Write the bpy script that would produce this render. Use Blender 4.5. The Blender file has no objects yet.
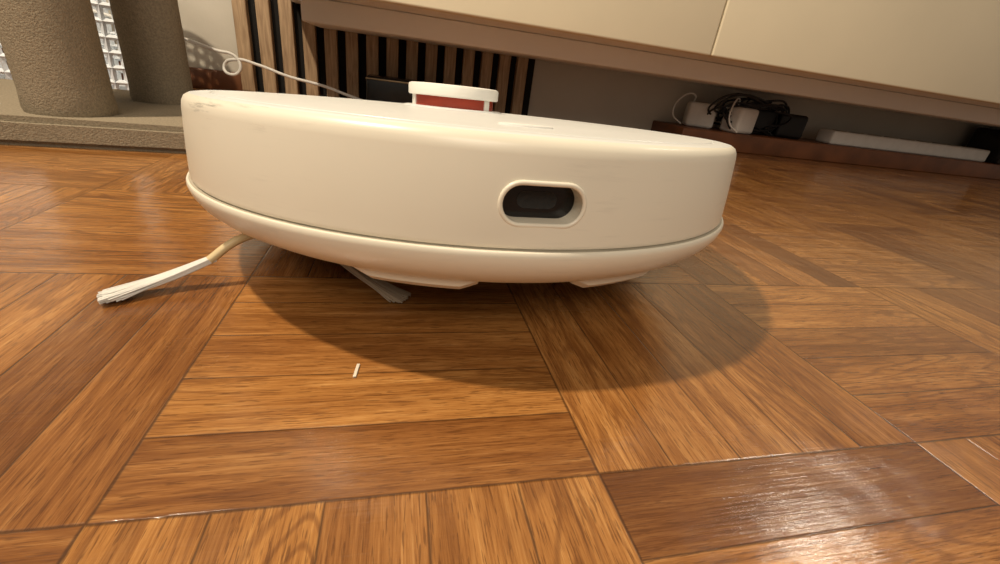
import bpy, bmesh, math, random
from mathutils import Vector, Matrix
random.seed(4)
S = bpy.context.scene
S.view_settings.view_transform = 'Standard'
S.view_settings.look = 'None'

# ---------------------------------------------------------------- helpers
def link(o, parent=None):
    S.collection.objects.link(o)
    if parent: o.parent = parent
    return o
def empty(name, loc=(0,0,0), rot=None):
    e = bpy.data.objects.new(name, None); e.empty_display_size=.02
    S.collection.objects.link(e); e.location = loc
    if rot is not None: e.rotation_euler = rot
    return e
def mesh_obj(name, bm, mat, parent=None, smooth=False, angle=None):
    me = bpy.data.meshes.new(name); bm.normal_update(); bm.to_mesh(me); bm.free()
    if smooth:
        for p in me.polygons: p.use_smooth = True
    if mat: me.materials.append(mat)
    o = bpy.data.objects.new(name, me); link(o, parent)
    if smooth and angle:
        me.set_sharp_from_angle(angle=math.radians(angle))
    return o
def add_box(bm, x0,x1,y0,y1,z0,z1):
    vs=[bm.verts.new(p) for p in [(x0,y0,z0),(x1,y0,z0),(x1,y1,z0),(x0,y1,z0),(x0,y0,z1),(x1,y0,z1),(x1,y1,z1),(x0,y1,z1)]]
    for f in [(0,3,2,1),(4,5,6,7),(0,1,5,4),(1,2,6,5),(2,3,7,6),(3,0,4,7)]:
        bm.faces.new([vs[i] for i in f])
def box(name,b,mat,parent=None,bev=0,seg=3):
    bm=bmesh.new(); add_box(bm,*b)
    if bev: bmesh.ops.bevel(bm,geom=bm.edges[:],offset=bev,segments=seg,affect='EDGES',profile=.5)
    return mesh_obj(name,bm,mat,parent,smooth=bool(bev),angle=40)
def lathe(name, prof, mat, parent=None, n=192, loc=(0,0,0), angle=35):
    bm=bmesh.new(); rings=[]
    for r,z in prof:
        if r<1e-6: rings.append([bm.verts.new((0,0,z))])
        else: rings.append([bm.verts.new((r*math.cos(2*math.pi*i/n), r*math.sin(2*math.pi*i/n), z)) for i in range(n)])
    for a,b in zip(rings,rings[1:]):
        for i in range(n):
            j=(i+1)%n
            if len(a)==1 and len(b)==1: continue
            if len(a)==1: bm.faces.new((a[0],b[j],b[i]))
            elif len(b)==1: bm.faces.new((a[i],a[j],b[0]))
            else: bm.faces.new((a[i],a[j],b[j],b[i]))
    bmesh.ops.recalc_face_normals(bm, faces=bm.faces[:])
    o=mesh_obj(name,bm,mat,parent,smooth=True,angle=angle); o.location=loc
    return o
def curve(name, pts, r, mat, parent=None, cyc=False, bez=True):
    cu=bpy.data.curves.new(name,'CURVE'); cu.dimensions='3D'; cu.bevel_depth=r; cu.bevel_resolution=4; cu.resolution_u=12
    if bez:
        sp=cu.splines.new('BEZIER'); sp.bezier_points.add(len(pts)-1)
        for b,p in zip(sp.bezier_points,pts):
            b.co=p; b.handle_left_type=b.handle_right_type='AUTO'
    else:
        sp=cu.splines.new('POLY'); sp.points.add(len(pts)-1)
        for b,p in zip(sp.points,pts): b.co=(*p,1)
    sp.use_cyclic_u=cyc; cu.use_fill_caps=True
    cu.materials.append(mat)
    return link(bpy.data.objects.new(name,cu),parent)

class NT:
    def __init__(s,name):
        s.m=bpy.data.materials.new(name); s.m.use_nodes=True; s.t=s.m.node_tree
        s.b=s.t.nodes['Principled BSDF']
    def n(s,typ,**kw):
        nd=s.t.nodes.new(typ)
        for k,v in kw.items():
            if k in nd.inputs.keys() : nd.inputs[k].default_value=v
            else: setattr(nd,k,v)
        return nd
    def l(s,a,b): s.t.links.new(a,b)
    def math(s,op,a,b=None,c=None):
        nd=s.t.nodes.new('ShaderNodeMath'); nd.operation=op
        for i,v in enumerate((a,b,c)):
            if v is None: continue
            if isinstance(v,(int,float)): nd.inputs[i].default_value=v
            else: s.l(v,nd.inputs[i])
        return nd.outputs[0]
    def mix(s,f,a,b,bt='MIX'):
        nd=s.t.nodes.new('ShaderNodeMix'); nd.data_type='RGBA'; nd.blend_type=bt
        for i,v in ((0,f),(6,a),(7,b)):
            if isinstance(v,(int,float)): nd.inputs[i].default_value=v
            elif isinstance(v,tuple): nd.inputs[i].default_value=(*v,1)[:4]
            else: s.l(v,nd.inputs[i])
        return nd.outputs[2]
    def ramp(s,f,stops):
        nd=s.t.nodes.new('ShaderNodeValToRGB'); e=nd.color_ramp.elements
        while len(e)<len(stops): e.new(.5)
        for el,(p,c) in zip(e,stops): el.position=p; el.color=(*c,1)
        s.l(f,nd.inputs[0]); return nd.outputs[0]
def lin(r,g,b):
    f=lambda c:(c/255/12.92) if c/255<=.04045 else ((c/255+.055)/1.055)**2.4
    return (f(r),f(g),f(b))
def plain(name,rgb,rough=.5,metal=0,var=.06,scale=40,bump=0,bscale=400,coat=0,spec=.5,bdist=.002):
    t=NT(name); tc=t.n('ShaderNodeTexCoord')
    nz=t.n('ShaderNodeTexNoise',Scale=scale,Detail=5.0); t.l(tc.outputs['Object'],nz.inputs['Vector'])
    d=tuple(c*(1-var*2) for c in rgb); u=tuple(min(1,c*(1+var)) for c in rgb)
    t.l(t.ramp(nz.outputs['Fac'],[(.3,d),(.7,u)]),t.b.inputs['Base Color'])
    t.b.inputs['Roughness'].default_value=rough; t.b.inputs['Metallic'].default_value=metal
    t.b.inputs['Coat Weight'].default_value=coat; t.b.inputs['Specular IOR Level'].default_value=spec
    if bump:
        n2=t.n('ShaderNodeTexNoise',Scale=bscale,Detail=4.0); t.l(tc.outputs['Object'],n2.inputs['Vector'])
        bp=t.n('ShaderNodeBump',Strength=bump,Distance=bdist); t.l(n2.outputs['Fac'],bp.inputs['Height'])
        t.l(bp.outputs[0],t.b.inputs['Normal'])
    return t.m

# ---------------------------------------------------------------- materials
def robot_plastic():
    t=NT('cream_plastic'); tc=t.n('ShaderNodeTexCoord')
    nz=t.n('ShaderNodeTexNoise',Scale=9.0,Detail=4.0); t.l(tc.outputs['Object'],nz.inputs['Vector'])
    c=t.ramp(nz.outputs['Fac'],[(.3,lin(228,221,203)),(.7,lin(234,228,211))])
    mp=t.n('ShaderNodeMapping'); mp.inputs['Scale'].default_value=(14,14,160); t.l(tc.outputs['Object'],mp.inputs['Vector'])
    n2=t.n('ShaderNodeTexNoise',Scale=1.6,Detail=6.0,Roughness=.7); t.l(mp.outputs[0],n2.inputs['Vector'])
    n3=t.n('ShaderNodeTexNoise',Scale=22.0,Detail=2.0); t.l(tc.outputs['Object'],n3.inputs['Vector'])
    a=t.ramp(n2.outputs['Fac'],[(.55,(0,0,0)),(.67,(1,1,1))]); b=t.ramp(n3.outputs['Fac'],[(.52,(0,0,0)),(.65,(1,1,1))])
    sp=t.n('ShaderNodeSeparateXYZ'); t.l(tc.outputs['Object'],sp.inputs[0])
    mr=t.n('ShaderNodeMapRange'); mr.inputs['From Min'].default_value=.056; mr.inputs['From Max'].default_value=.064
    mr.inputs['To Min'].default_value=.09; mr.inputs['To Max'].default_value=.8; t.l(sp.outputs['Z'],mr.inputs['Value'])
    f=t.math('MULTIPLY',t.math('MULTIPLY',a,b),mr.outputs[0])
    t.l(t.mix(f,c,lin(112,106,96)),t.b.inputs['Base Color'])
    t.b.inputs['Roughness'].default_value=.32
    return t.m
M_cream=robot_plastic()
M_top=plain('white_lid_plastic',lin(222,224,222),.33,var=.03,scale=12)
M_cap=plain('white_cap_plastic',lin(236,234,226),.4,var=.02)
M_black=plain('black_gloss',(.006,.005,.005),.12,var=.2)
M_rubber=plain('dark_rubber',(.012,.011,.010),.7,bump=.3)
M_red=plain('smoked_red_window',lin(160,62,42),.2,var=.1)
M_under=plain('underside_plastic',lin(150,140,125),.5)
M_seam=plain('seam_groove_dark',lin(175,166,148),.6)  # shell groove darkened by colour so the seam shows as a line
M_bristle=plain('white_bristle',lin(222,220,214),.55)
M_arm=plain('brush_arm_plastic',lin(215,195,150),.45)
M_cab=plain('cream_laminate',lin(234,223,195),.42,var=.02,scale=5)
M_cab_fill=plain('cream_laminate_fill',lin(240,238,232),.5,var=.02,scale=5)  # cabinet cream made paler, fill in the colour against orange floor bounce underneath
M_wall=plain('painted_wall',lin(208,201,187),.85,var=.03,scale=6,bump=.15,bscale=150)
M_base=plain('baseboard_wood',lin(112,68,40),.45,var=.2,scale=12)
M_plush=plain('plush_carpet',lin(148,136,116),.95,var=.12,scale=450,bump=.7,bscale=650,spec=.1,bdist=.002)
M_basket=plain('white_basket_plastic',lin(222,228,234),.5,var=.03)
M_whitep=plain('white_plastic',lin(232,230,224),.45,var=.03)
M_cableb=plain('black_cable',(.01,.01,.01),.5)
M_dock=plain('dock_black',(.012,.011,.010),.25,var=.2)
M_metal=plain('brushed_trim',lin(150,130,100),.35,metal=.7)
M_crumb=plain('paper_crumb',lin(225,215,195),.7)

def wood_slats():
    t=NT('oak_slat'); tc=t.n('ShaderNodeTexCoord')
    mp=t.n('ShaderNodeMapping'); mp.inputs['Scale'].default_value=(60,60,5); t.l(tc.outputs['Object'],mp.inputs['Vector'])
    nz=t.n('ShaderNodeTexNoise',Scale=3.0,Detail=6.0,Distortion=.6); t.l(mp.outputs[0],nz.inputs['Vector'])
    t.l(t.ramp(nz.outputs['Fac'],[(.3,lin(140,112,84)),(.7,lin(192,164,130))]),t.b.inputs['Base Color'])
    t.b.inputs['Roughness'].default_value=.6
    return t.m
M_slat=wood_slats()
M_felt=plain('black_felt',(.008,.007,.006),.95,bump=.5)

def parquet():
    t=NT('oak_parquet')
    ag=t.n('ShaderNodeAttribute',attribute_name='grain'); al=t.n('ShaderNodeAttribute',attribute_name='local')
    sl=t.n('ShaderNodeSeparateXYZ'); t.l(al.outputs['Vector'],sl.inputs[0])
    rnd=sl.outputs['Z']
    def nz(sx,sy,sc,det,dist=0,rough=.55):
        mp=t.n('ShaderNodeMapping'); mp.inputs['Scale'].default_value=(sx,sy,sx); t.l(ag.outputs['Vector'],mp.inputs['Vector'])
        n=t.n('ShaderNodeTexNoise',Scale=sc,Detail=det,Distortion=dist,Roughness=rough); t.l(mp.outputs[0],n.inputs['Vector']); return n.outputs['Fac']
    fine=nz(40,900,1.5,4,.1,.7)
    mid=nz(11,190,1.0,5,.25,.62)
    broad=nz(9,34,1.0,3,.3)
    rg=t.math('SINE',t.math('MULTIPLY',nz(5,34,1.0,1.2,.15),120.0))
    rg=t.ramp(t.math('MULTIPLY_ADD',rg,.5,.5),[(.0,(1,1,1)),(.35,(0,0,0))])
    v=t.math('ADD',t.math('MULTIPLY',fine,.48),t.math('MULTIPLY',mid,.52))
    col=t.ramp(v,[(.34,lin(118,76,39)),(.45,lin(156,107,58)),(.54,lin(178,128,74)),(.68,lin(208,162,106))])
    tint=t.ramp(rnd,[(0,lin(188,173,160)),(.25,lin(220,206,190)),(.6,lin(250,242,228)),(1,lin(255,248,228))])
    col=t.mix(1.0,col,tint,'MULTIPLY')
    bb=t.ramp(broad,[(.3,(.68,.61,.54)),(.58,(1,1,1))])
    col=t.mix(1.0,col,bb,'MULTIPLY')
    rmask=t.ramp(nz(5,14,1.0,1),[(.40,(.15,.15,.15)),(.58,(1,1,1))])
    col=t.mix(t.math('MULTIPLY',t.math('MULTIPLY',rg,rmask),.58),col,lin(108,64,30))
    pores=t.ramp(nz(110,1500,1.0,2),[(.36,(1,1,1)),(.43,(0,0,0))])
    col=t.mix(t.math('MULTIPLY',pores,.6),col,lin(88,52,24))
    L,W=.158,.0316
    ex=t.math('MINIMUM',sl.outputs['X'],t.math('SUBTRACT',L,sl.outputs['X']))
    ey=t.math('MINIMUM',sl.outputs['Y'],t.math('SUBTRACT',W,sl.outputs['Y']))
    wob=t.math('MULTIPLY',nz(90,90,1,2),.0006)
    def gapf(e,lo,hi):
        g=t.n('ShaderNodeMapRange'); g.inputs['From Min'].default_value=lo; g.inputs['From Max'].default_value=hi
        t.l(t.math('SUBTRACT',e,wob),g.inputs['Value']); return t.math('SUBTRACT',1.0,g.outputs[0])
    gx_=gapf(ex,.0000,.0006); gy_=gapf(ey,-.0002,.0003)
    gap=t.math('MAXIMUM',gx_,gy_)
    col=t.mix(t.math('MULTIPLY',gap,.72),col,lin(56,34,18))
    t.l(col,t.b.inputs['Base Color'])
    geo=t.n('ShaderNodeNewGeometry')
    rn=t.n('ShaderNodeTexNoise',Scale=14.0,Detail=5.0); t.l(geo.outputs['Position'],rn.inputs['Vector'])
    rr=t.n('ShaderNodeMapRange'); rr.inputs['From Min'].default_value=.3; rr.inputs['From Max'].default_value=.7
    rr.inputs['To Min'].default_value=.14; rr.inputs['To Max'].default_value=.30; t.l(rn.outputs['Fac'],rr.inputs['Value'])
    t.l(rr.outputs[0],t.b.inputs['Roughness'])
    wav=t.n('ShaderNodeTexNoise',Scale=26.0,Detail=2.0); t.l(geo.outputs['Position'],wav.inputs['Vector'])
    mp=t.n('ShaderNodeMapping'); mp.inputs['Scale'].default_value=(30,900,1); mp.inputs['Rotation'].default_value=(0,0,.5); t.l(geo.outputs['Position'],mp.inputs['Vector'])
    scr=t.n('ShaderNodeTexNoise',Scale=1.0,Detail=2.0); t.l(mp.outputs[0],scr.inputs['Vector'])
    h=t.math('ADD',t.math('MULTIPLY',fine,.16),t.math('MULTIPLY',gap,-.2))
    h=t.math('ADD',h,t.math('MULTIPLY',wav.outputs['Fac'],2.8))
    h=t.math('ADD',h,t.math('MULTIPLY',scr.outputs['Fac'],.22))
    bp=t.n('ShaderNodeBump',Strength=.6,Distance=.0006); t.l(h,bp.inputs['Height']); t.l(bp.outputs[0],t.b.inputs['Normal'])
    t.b.inputs['Specular IOR Level'].default_value=.5
    t.b.inputs['Coat Weight'].default_value=.6; t.b.inputs['Coat Roughness'].default_value=.08
    t.l(bp.outputs[0],t.b.inputs['Coat Normal'])
    return t.m
M_floor=parquet()

# ---------------------------------------------------------------- floor
B=.158; X0=-.65*.128; Y0=.765*.128
def build_floor():
    verts=[];faces=[];gr=[];lo=[]
    W=B/5
    for i in range(-11,17):
        for j in range(-9,8):
            bx=X0+i*B; by=Y0+j*B
            horiz=((i+j)%2==0)
            for k in range(5):
                if horiz: x0,x1,y0,y1=bx,bx+B,by+k*W,by+(k+1)*W
                else: x0,x1,y0,y1=bx+k*W,bx+(k+1)*W,by,by+B
                b0=len(verts); verts+= [(x0,y0,0),(x1,y0,0),(x1,y1,0),(x0,y1,0)]
                faces.append((b0,b0+1,b0+2,b0+3))
                ou,ov,r=random.uniform(0,60),random.uniform(0,60),random.random()
                if horiz: uv=[(0,0),(B,0),(B,W),(0,W)]
                else: uv=[(0,0),(0,W),(B,W),(B,0)]
                for u,v in uv:
                    gr.append((u+ou,v+ov,r)); lo.append((u,v,r))
    me=bpy.data.meshes.new('floor'); me.from_pydata(verts,[],faces)
    a=me.attributes.new('grain','FLOAT_VECTOR','POINT'); b=me.attributes.new('local','FLOAT_VECTOR','POINT')
    for k in range(len(verts)):
        a.data[k].vector=gr[k]; b.data[k].vector=lo[k]
    me.materials.append(M_floor)
    return link(bpy.data.objects.new('floor',me))
build_floor()
YW=1.30
box('wall_back',(-1.8,2.6,YW,YW+.08,0,2.4),M_wall)
bb=box('baseboard_back',(-1.8,-.375,YW-.014,YW,0,.045),M_base,bev=.003)

# ---------------------------------------------------------------- wood slat panel
def slat_panel():
    e=empty('wood_slat_panel')
    box('felt_backing',(-.372,.37,YW-.012,YW-.0005,.002,.9),M_felt,e)
    bm=bmesh.new(); p=.049; n=15
    for k in range(n):
        x=-.370+k*p
        add_box(bm,x,x+.029,YW-.034,YW-.012,.002,.9)
    bmesh.ops.bevel(bm,geom=bm.edges[:],offset=.0012,segments=1,affect='EDGES')
    mesh_obj('slats',bm,M_slat,e)
slat_panel()

# ---------------------------------------------------------------- cabinet
def cabinet():
    e=empty('wall_mounted_cabinet')
    box('carcass',(-.24,2.55,.925,YW-.001,.212,.66),M_cab_fill,e,bev=.003)
    for k,(a,b) in enumerate([(-.24,.6335),(.6365,1.53),(1.533,2.55)]):
        box('drawer_front_%d'%(k+1),(a,b,.90,.9245,.210,.66),M_cab,e,bev=.004)
    box('recessed_bottom_box',(-.185,2.5,1.05,YW-.036,.168,.2115),M_cab_fill,e,bev=.004)
cabinet()

# ---------------------------------------------------------------- plinth + powers
PZ=.050
box('wood_plinth',(.78,2.5,1.13,YW-.001,0,PZ),M_base,bev=.003)  # assumed plinth; its brown is set close to the floor in shadow
def power_strip():
    e=empty('power_strip',(1.33,1.19,PZ+.0005))
    box('strip_body',(0,.70,-.03,.03,0,.040),M_whitep,e,bev=.006)
    bm=bmesh.new()
    for k in range(9):
        bmesh.ops.create_cone(bm,cap_ends=True,segments=32,radius1=.019,radius2=.019,depth=.003,matrix=Matrix.Translation((.05+k*.073,0,.0402)))
    mesh_obj('sockets',bm,M_under,e)
power_strip()
box('dark_box',(2.06,2.40,1.14,1.26,PZ+.0005,.160),M_dock,bev=.006)  # plain black box for an unidentified dark shape at the far right
def adapter(name,loc,rz,s,mat):
    e=empty(name,loc,(0,0,rz))
    box('adapter_body',(-.03*s,.03*s,-.022*s,.022*s,0,.05*s),mat,e,bev=.007*s)
    box('adapter_collar',(-.018*s,.018*s,.022*s,.032*s,.012*s,.038*s),mat,e,bev=.003*s)
    curve('adapter_cable',[(-.02*s,0,.05*s),(-.02*s,0,.062*s),(-.05*s,-.01*s,.055*s),(-.06*s,-.02*s,.02*s),(-.04*s,-.03*s,.004)],.0022,mat,e)
adapter('plug_adapter',(.985,1.175,PZ+.0005),.3,1.4,M_whitep)
adapter('plug_adapter.001',(.885,1.225,PZ+.0005),-.4,1.35,M_whitep)
adapter('plug_adapter.002',(1.095,1.235,PZ+.0005),.1,1.5,M_cableb)
adapter('plug_adapter.003',(1.20,1.215,PZ+.0005),-.3,1.4,M_cableb)
def tangle():
    random.seed(9)
    e=empty('cable_bundle',(1.05,1.19,PZ+.004))
    for k in range(7):
        pts=[]; a=random.uniform(0,6.28)
        for q in range(8):
            ang=a+q*1.25
            pts.append((.17*math.cos(ang)*random.uniform(.5,1.3),.03*math.sin(ang*1.3),.05+.046*math.sin(ang)*random.uniform(.4,1)))
        curve('loop_%d'%(k+1),pts,.0028,M_cableb,e)
tangle()

# ---------------------------------------------------------------- dock behind, and its cable
def dock():
    e=empty('charging_dock')
    box('dock_tower',(-.070,.105,1.14,1.24,.012,.082),M_dock,e,bev=.006)
    box('dock_foot',(-.09,.11,1.03,1.24,0,.012),M_dock,e,bev=.003)
    box('dock_trim',(-.071,.106,1.138,1.2405,.074,.0775),M_metal,e,bev=.001)
dock()
curve('power_cable',[(-.72,1.16,.16),(-.60,1.18,.135),(-.456,1.2,.107),(-.396,1.2,.092),(-.355,1.2,.082),(-.350,1.195,.055),(-.377,1.2,.047),(-.385,1.21,.062),(-.355,1.2,.078),(-.31,1.2,.072),(-.25,1.2,.056),(-.168,1.2,.043),(-.12,1.2,.030),(-.08,1.2,.02)],.0034,M_whitep)

# ---------------------------------------------------------------- cat tree
def cat_tree():
    e=empty('cat_tree',(-.36,.70,0),(0,0,math.radians(8)))
    bm=bmesh.new(); add_box(bm,-.32,.145,-.155,.16,0,.029)
    bmesh.ops.bevel(bm,geom=bm.edges[:],offset=.006,segments=4,affect='EDGES')
    mesh_obj('base_board',bm,M_plush,e,smooth=True,angle=60)
    def post(nm,x,y,r):
        prof=[(0,.028),(r*1.0,.028),(r*1.03,.034),(r,.05)]
        for k in range(1,18): prof.append((r*(1+.004*math.sin(k*2.1)),.05+k*.019))
        prof+=[(r,.39),(0,.39)]
        lathe(nm,prof,M_plush,e,n=64,loc=(x,y,0))
    post('post_1',-.004,-.10,.0385); post('post_2',.040,.06,.037)
    box('upper_platform',(-.12,.10,-.15,.11,.39,.415),M_plush,e,bev=.007)
cat_tree()
def basket():
    bm=bmesh.new(); W,D,H=.40,.26,.235; N=72; R=10; rings=[]
    for k in range(R+1):
        z=.004+H*k/R; s=.93+.07*k/R; row=[]
        for i in range(N):
            a=2*math.pi*i/N; c,sn=math.cos(a),math.sin(a)
            q=(abs(c)**4+abs(sn)**4)**(-.25)
            row.append(bm.verts.new((W/2*s*c*q,D/2*s*sn*q,z)))
        rings.append(row)
    for a,b in zip(rings,rings[1:]):
        for i in range(N): bm.faces.new((a[i],a[(i+1)%N],b[(i+1)%N],b[i]))
    e=empty('laundry_basket',(-.63,1.06,0),(0,0,.05))
    o=mesh_obj('lattice',bm,M_basket,e)
    m=o.modifiers.new('w','WIREFRAME'); m.thickness=.012; m.use_even_offset=False
    bm=bmesh.new(); vs=[]
    for i in range(48):
        a=2*math.pi*i/48; c,sn=math.cos(a),math.sin(a); q=(abs(c)**4+abs(sn)**4)**(-.25)
        vs.append(bm.verts.new((W/2*.93*c*q,D/2*.93*sn*q,.001)))
    f=bm.faces.new(vs); r=bmesh.ops.extrude_face_region(bm,geom=[f]); bmesh.ops.translate(bm,vec=(0,0,.006),verts=[v for v in r['geom'] if isinstance(v,bmesh.types.BMVert)])
    bmesh.ops.recalc_face_normals(bm,faces=bm.faces[:])
    mesh_obj('bottom',bm,M_basket,e)
    pts=[]
    for i in range(64):
        a=2*math.pi*i/64; c,sn=math.cos(a),math.sin(a); q=(abs(c)**4+abs(sn)**4)**(-.25)
        pts.append((W/2*c*q,D/2*sn*q,H+.006))
    curve('rim',pts,.008,M_basket,e,cyc=True,bez=False)
basket()

# ---------------------------------------------------------------- robot vacuum
def robot():
    cx,cy=.0555,.3314
    gx,gy=.0140,-.0671
    H=.067; ZT=.0975
    nrm=Vector((-gx,-gy,1)).normalized()
    q=Vector((0,0,1)).rotation_difference(nrm)
    e=empty('robot_vacuum'); e.rotation_mode='QUATERNION'; e.rotation_quaternion=q
    e.location=Vector((cx,cy,ZT))-nrm*H
    prof=[(0,0),(.148,0),(.156,.001),(.163,.0032),(.1695,.0070),(.1745,.0115),(.1778,.0165),(.1790,.0200),(.1791,.0218),(.1787,.0226),(.1778,.0229),
          (.1760,.0229),(.1760,.0234),(.1766,.0237),(.1769,.0243),(.1770,.0256),(.1766,.040),(.1755,.0595),(.1750,.0625),(.1738,.0648),(.1715,.0662),(.1685,.0667),(.163,.0668),(.1622,.0668),
          (.1616,.0663),(.1610,.0663),(.1604,.0669),(.158,.0671),(.08,.0676),(0,.0678)]
    body=lathe('shell',prof,M_cream,e,n=256)
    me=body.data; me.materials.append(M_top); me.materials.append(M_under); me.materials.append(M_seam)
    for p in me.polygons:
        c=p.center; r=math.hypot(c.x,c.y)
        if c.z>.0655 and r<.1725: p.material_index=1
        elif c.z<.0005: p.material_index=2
        elif .02285<c.z<.02345: p.material_index=3
    wz=.0415; wa,wb=.0178,.0084
    def pill(a,b,n=16):
        pts=[]
        for k in range(n+1):
            t=-math.pi/2+math.pi*k/n; pts.append((a-b+b*math.cos(t),b*math.sin(t)))
        for k in range(n+1):
            t=math.pi/2+math.pi*k/n; pts.append((-(a-b)+b*math.cos(t),b*math.sin(t)))
        return pts
    def prism(name,a,b,y0,y1,mat,parent):
        bm=bmesh.new(); P=pill(a,b)
        A=[bm.verts.new((x,y0,wz+z)) for x,z in P]; Bv=[bm.verts.new((x,y1,wz+z)) for x,z in P]
        bm.faces.new(A); bm.faces.new(Bv[::-1])
        for i in range(len(P)):
            j=(i+1)%len(P); bm.faces.new((A[i],Bv[i],Bv[j],A[j]))
        bmesh.ops.recalc_face_normals(bm,faces=bm.faces[:])
        return mesh_obj(name,bm,mat,parent)
    cut=prism('cutter',wa-.0014,wb-.0010,-.19,-.1655,M_cream,None)
    par=body.parent; body.parent=None
    m=body.modifiers.new('b','BOOLEAN'); m.object=cut; m.operation='DIFFERENCE'; m.solver='EXACT'
    bpy.context.view_layer.update()
    dg=bpy.context.evaluated_depsgraph_get()
    nm=bpy.data.meshes.new_from_object(body.evaluated_get(dg)); body.modifiers.clear(); body.data=nm
    body.parent=par
    bpy.data.objects.remove(cut)
    prism('sensor_window',wa-.0015,wb-.0011,-.1668,-.1645,M_black,e)
    rim=[]
    Rw=.1765
    for x,z in pill(wa-.0006,wb-.0002):
        rim.append((x,-math.sqrt(Rw**2-x*x)+.0003,wz+z))
    curve('sensor_rim',rim,.0010,M_cream,e,cyc=True,bez=False)
    prism('sensor_lens',.0085,.0035,-.1671,-.1655,M_rubber,e)
    tx,ty=-.006,.085
    t=empty('lidar_turret'); t.parent=e; t.location=(tx,ty,.0674)
    lathe('turret_window',[(0,0),(.0355,0),(.0355,.011),(0,.011)],M_red,t,n=96)
    lathe('turret_cap',[(0,.0095),(.0385,.0095),(.0395,.0104),(.0396,.0172),(.0390,.0184),(.0375,.0190),(0,.0194)],M_cap,t,n=96)
    lathe('turret_collar',[(0,0),(.044,0),(.0435,.0010),(.041,.0015),(0,.0015)],M_top,t,n=96)
    for k in range(3):
        a=k*2*math.pi/3+math.radians(75)
        p=box('turret_pillar_%d'%(k+1),(-.003,.003,-.0012,.0012,.001,.0100),M_cap,t,bev=.0005)
        p.location=(.0358*math.cos(a),.0358*math.sin(a),0); p.rotation_euler=(0,0,a+math.pi/2)
    lathe('power_button',[(0,0),(.008,0),(.0078,.0008),(.007,.001),(0,.001)],M_whitep,e,n=48,loc=(.004,-.125,.0673)).scale=(1.7,.7,1)
    def arcblock(name,a0,a1,r0,r1,z0,z1,mat):
        bm=bmesh.new(); n=14; prev=None
        for k in range(n+1):
            a=math.radians(a0+(a1-a0)*k/n); c,s=math.cos(a),math.sin(a)
            zz=z0 if 1<k<n-1 else (z0*.6 if k in(1,n-1) else z0*.2)
            cur=[bm.verts.new((r*c,r*s,z)) for r,z in ((r0,zz),(r1-.004,zz),(r1,zz+.003),(r1,z1+.001),(r0,z1+.001))]
            if prev:
                for i in range(5):
                    j=(i+1)%5; bm.faces.new((prev[i],prev[j],cur[j],cur[i]))
            else: bm.faces.new(cur)
            prev=cur
        bm.faces.new(prev[::-1]); bmesh.ops.recalc_face_normals(bm,faces=bm.faces[:])
        mesh_obj(name,bm,mat,e,smooth=True,angle=30)
    arcblock('cliff_sensor_1',-118,-97,.13,.160,-.0040,.002,M_cream)
    arcblock('cliff_sensor_2',-80,-60,.13,.160,-.0040,.002,M_cream)
    Minv=(Matrix.Translation(e.location)@q.to_matrix().to_4x4()).inverted()
    for nmn,wx,wy in (('wheel_1',-.105,.02),('wheel_2',.115,.02)):
        R=.034
        c=Minv@Vector((cx+wx,cy+wy,R))
        w=empty(nmn); w.parent=e; w.location=c; w.rotation_euler=(0,math.pi/2,0)
        lathe('tyre_'+nmn,[(0,-.009),(.026,-.009),(R-.001,-.008),(R,-.005),(R,.005),(R-.001,.008),(.026,.009),(0,.009)],M_rubber,w,n=64)
    c=Minv@Vector((cx+.0,cy-.055,.013))
    w=empty('caster'); w.parent=e; w.location=c; w.rotation_euler=(0,math.pi/2,0)
    lathe('caster_wheel',[(0,-.008),(.012,-.008),(.013,-.006),(.013,.006),(.012,.008),(0,.008)],M_rubber,w,n=48)
    box('caster_fork',(c.x-.014,c.x+.014,c.y-.012,c.y+.012,c.z+.006,.001),M_rubber,e,bev=.002)
    box('roller_brush_housing',(-.09,.09,-.015,.045,-.006,.001),M_rubber,e,bev=.002)
    hub=Vector((-.068,.263,.0)); hz=.020
    b=empty('side_brush'); b.parent=e
    b.matrix_local=Minv@Matrix.Translation((hub.x,hub.y,0))
    lathe('brush_hub',[(0,hz+.004),(.008,hz+.004),(.009,hz+.006),(.009,hz+.012),(0,hz+.014)],M_arm,b,n=40)
    M_br2=plain('grey_bristle',lin(165,150,130),.7)  # greyer bristle colour for the second arm only
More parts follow.
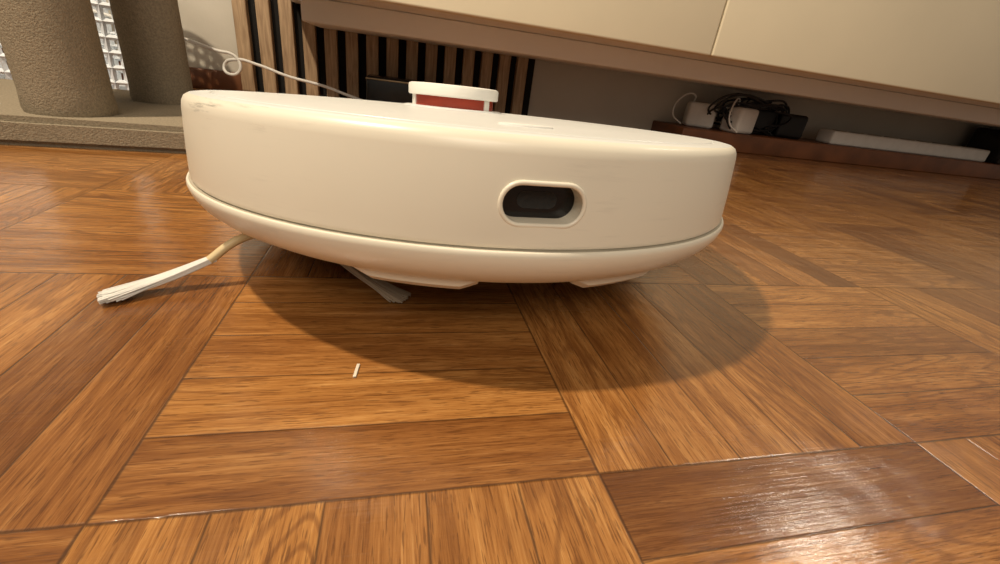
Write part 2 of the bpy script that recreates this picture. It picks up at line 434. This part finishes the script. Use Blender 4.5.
    for k,ad in enumerate((210,335,90)):
        a=math.radians(ad); d=Vector((math.cos(a),math.sin(a),0)); s=Vector((-d.y,d.x,0))
        hi=.006 if k==1 else 0
        curve('arm_%d'%(k+1),[d*.006+Vector((0,0,hz+.008)),d*.022+Vector((0,0,hz+.004)),d*.036+Vector((0,0,hz-.005+hi))],.0024,M_arm,b)
        cu=bpy.data.curves.new('bristles','CURVE'); cu.dimensions='3D'; cu.bevel_depth=.00042; cu.bevel_resolution=1
        for q_ in range(190):
            u=random.uniform(-1,1); v=random.uniform(-1,1); Lr=random.uniform(.076,.085)
            sp=cu.splines.new('BEZIER'); sp.bezier_points.add(2)
            P=[d*.033+s*u*.0018+Vector((0,0,hz-.004+hi+v*.0014)), d*.056+s*(u*.0034-.0035)+Vector((0,0,.0075+hi+v*.0015)), d*Lr+s*(u*.0062-.003)+Vector((0,0,.0018+abs(v)*.0022))]
            for bp_,p in zip(sp.bezier_points,P): bp_.co=p; bp_.handle_left_type=bp_.handle_right_type='AUTO'
        cu.materials.append(M_br2 if k==1 else M_bristle)
        link(bpy.data.objects.new('bristles_%d'%(k+1),cu),b)
robot()

# crumb
def crumb():
    bm=bmesh.new(); add_box(bm,-.0007,.0007,-.004,.005,0,.0008)
    for v in bm.verts: v.co.x+=.0008*math.sin(v.co.y*400)
    bmesh.ops.bevel(bm,geom=bm.edges[:],offset=.0002,segments=1,affect='EDGES')
    o=mesh_obj('paper_scrap',bm,M_crumb); o.location=(-.0155,.162,.0001); o.rotation_euler=(0,0,.05)
crumb()

# ---------------------------------------------------------------- lights
def area(name,loc,target,size,power,col,shape='DISK'):
    l=bpy.data.lights.new(name,'AREA'); l.shape=shape; l.size=size; l.energy=power; l.color=col
    o=bpy.data.objects.new(name,l); link(o); o.location=loc
    o.rotation_euler=(Vector(target)-Vector(loc)).to_track_quat('-Z','Y').to_euler(); return o
area('ceiling_lamp',(-.60,.29,1.30),(-.02,.42,0),.06,21.5,(1,.84,.63))
area('ceiling_lamp.001',(2.25,.98,2.0),(.2,.1,0),.22,6,(1,.87,.70))
area('room_glow',(-.35,-1.9,2.0),(.0,.5,.1),1.3,39,(1,.87,.70))
w=bpy.data.worlds.new('world'); S.world=w; w.use_nodes=True
w.node_tree.nodes['Background'].inputs[0].default_value=(1,.87,.72,1)
w.node_tree.nodes['Background'].inputs[1].default_value=.19

# ---------------------------------------------------------------- camera
cam=bpy.data.cameras.new('camera'); co=bpy.data.objects.new('camera',cam); link(co)
cam.sensor_width=36; cam.lens=430/1000*36; cam.clip_start=.01
right=Vector((.9707,-.2057,.1223)).normalized(); fw=Vector((.2399,.867,-.4371)).normalized()
right=(right-fw*right.dot(fw)).normalized(); up=right.cross(fw)
m=Matrix((right,up,-fw)).transposed().to_4x4(); m.translation=Vector((0,0,.128)); co.matrix_world=m
S.camera=co
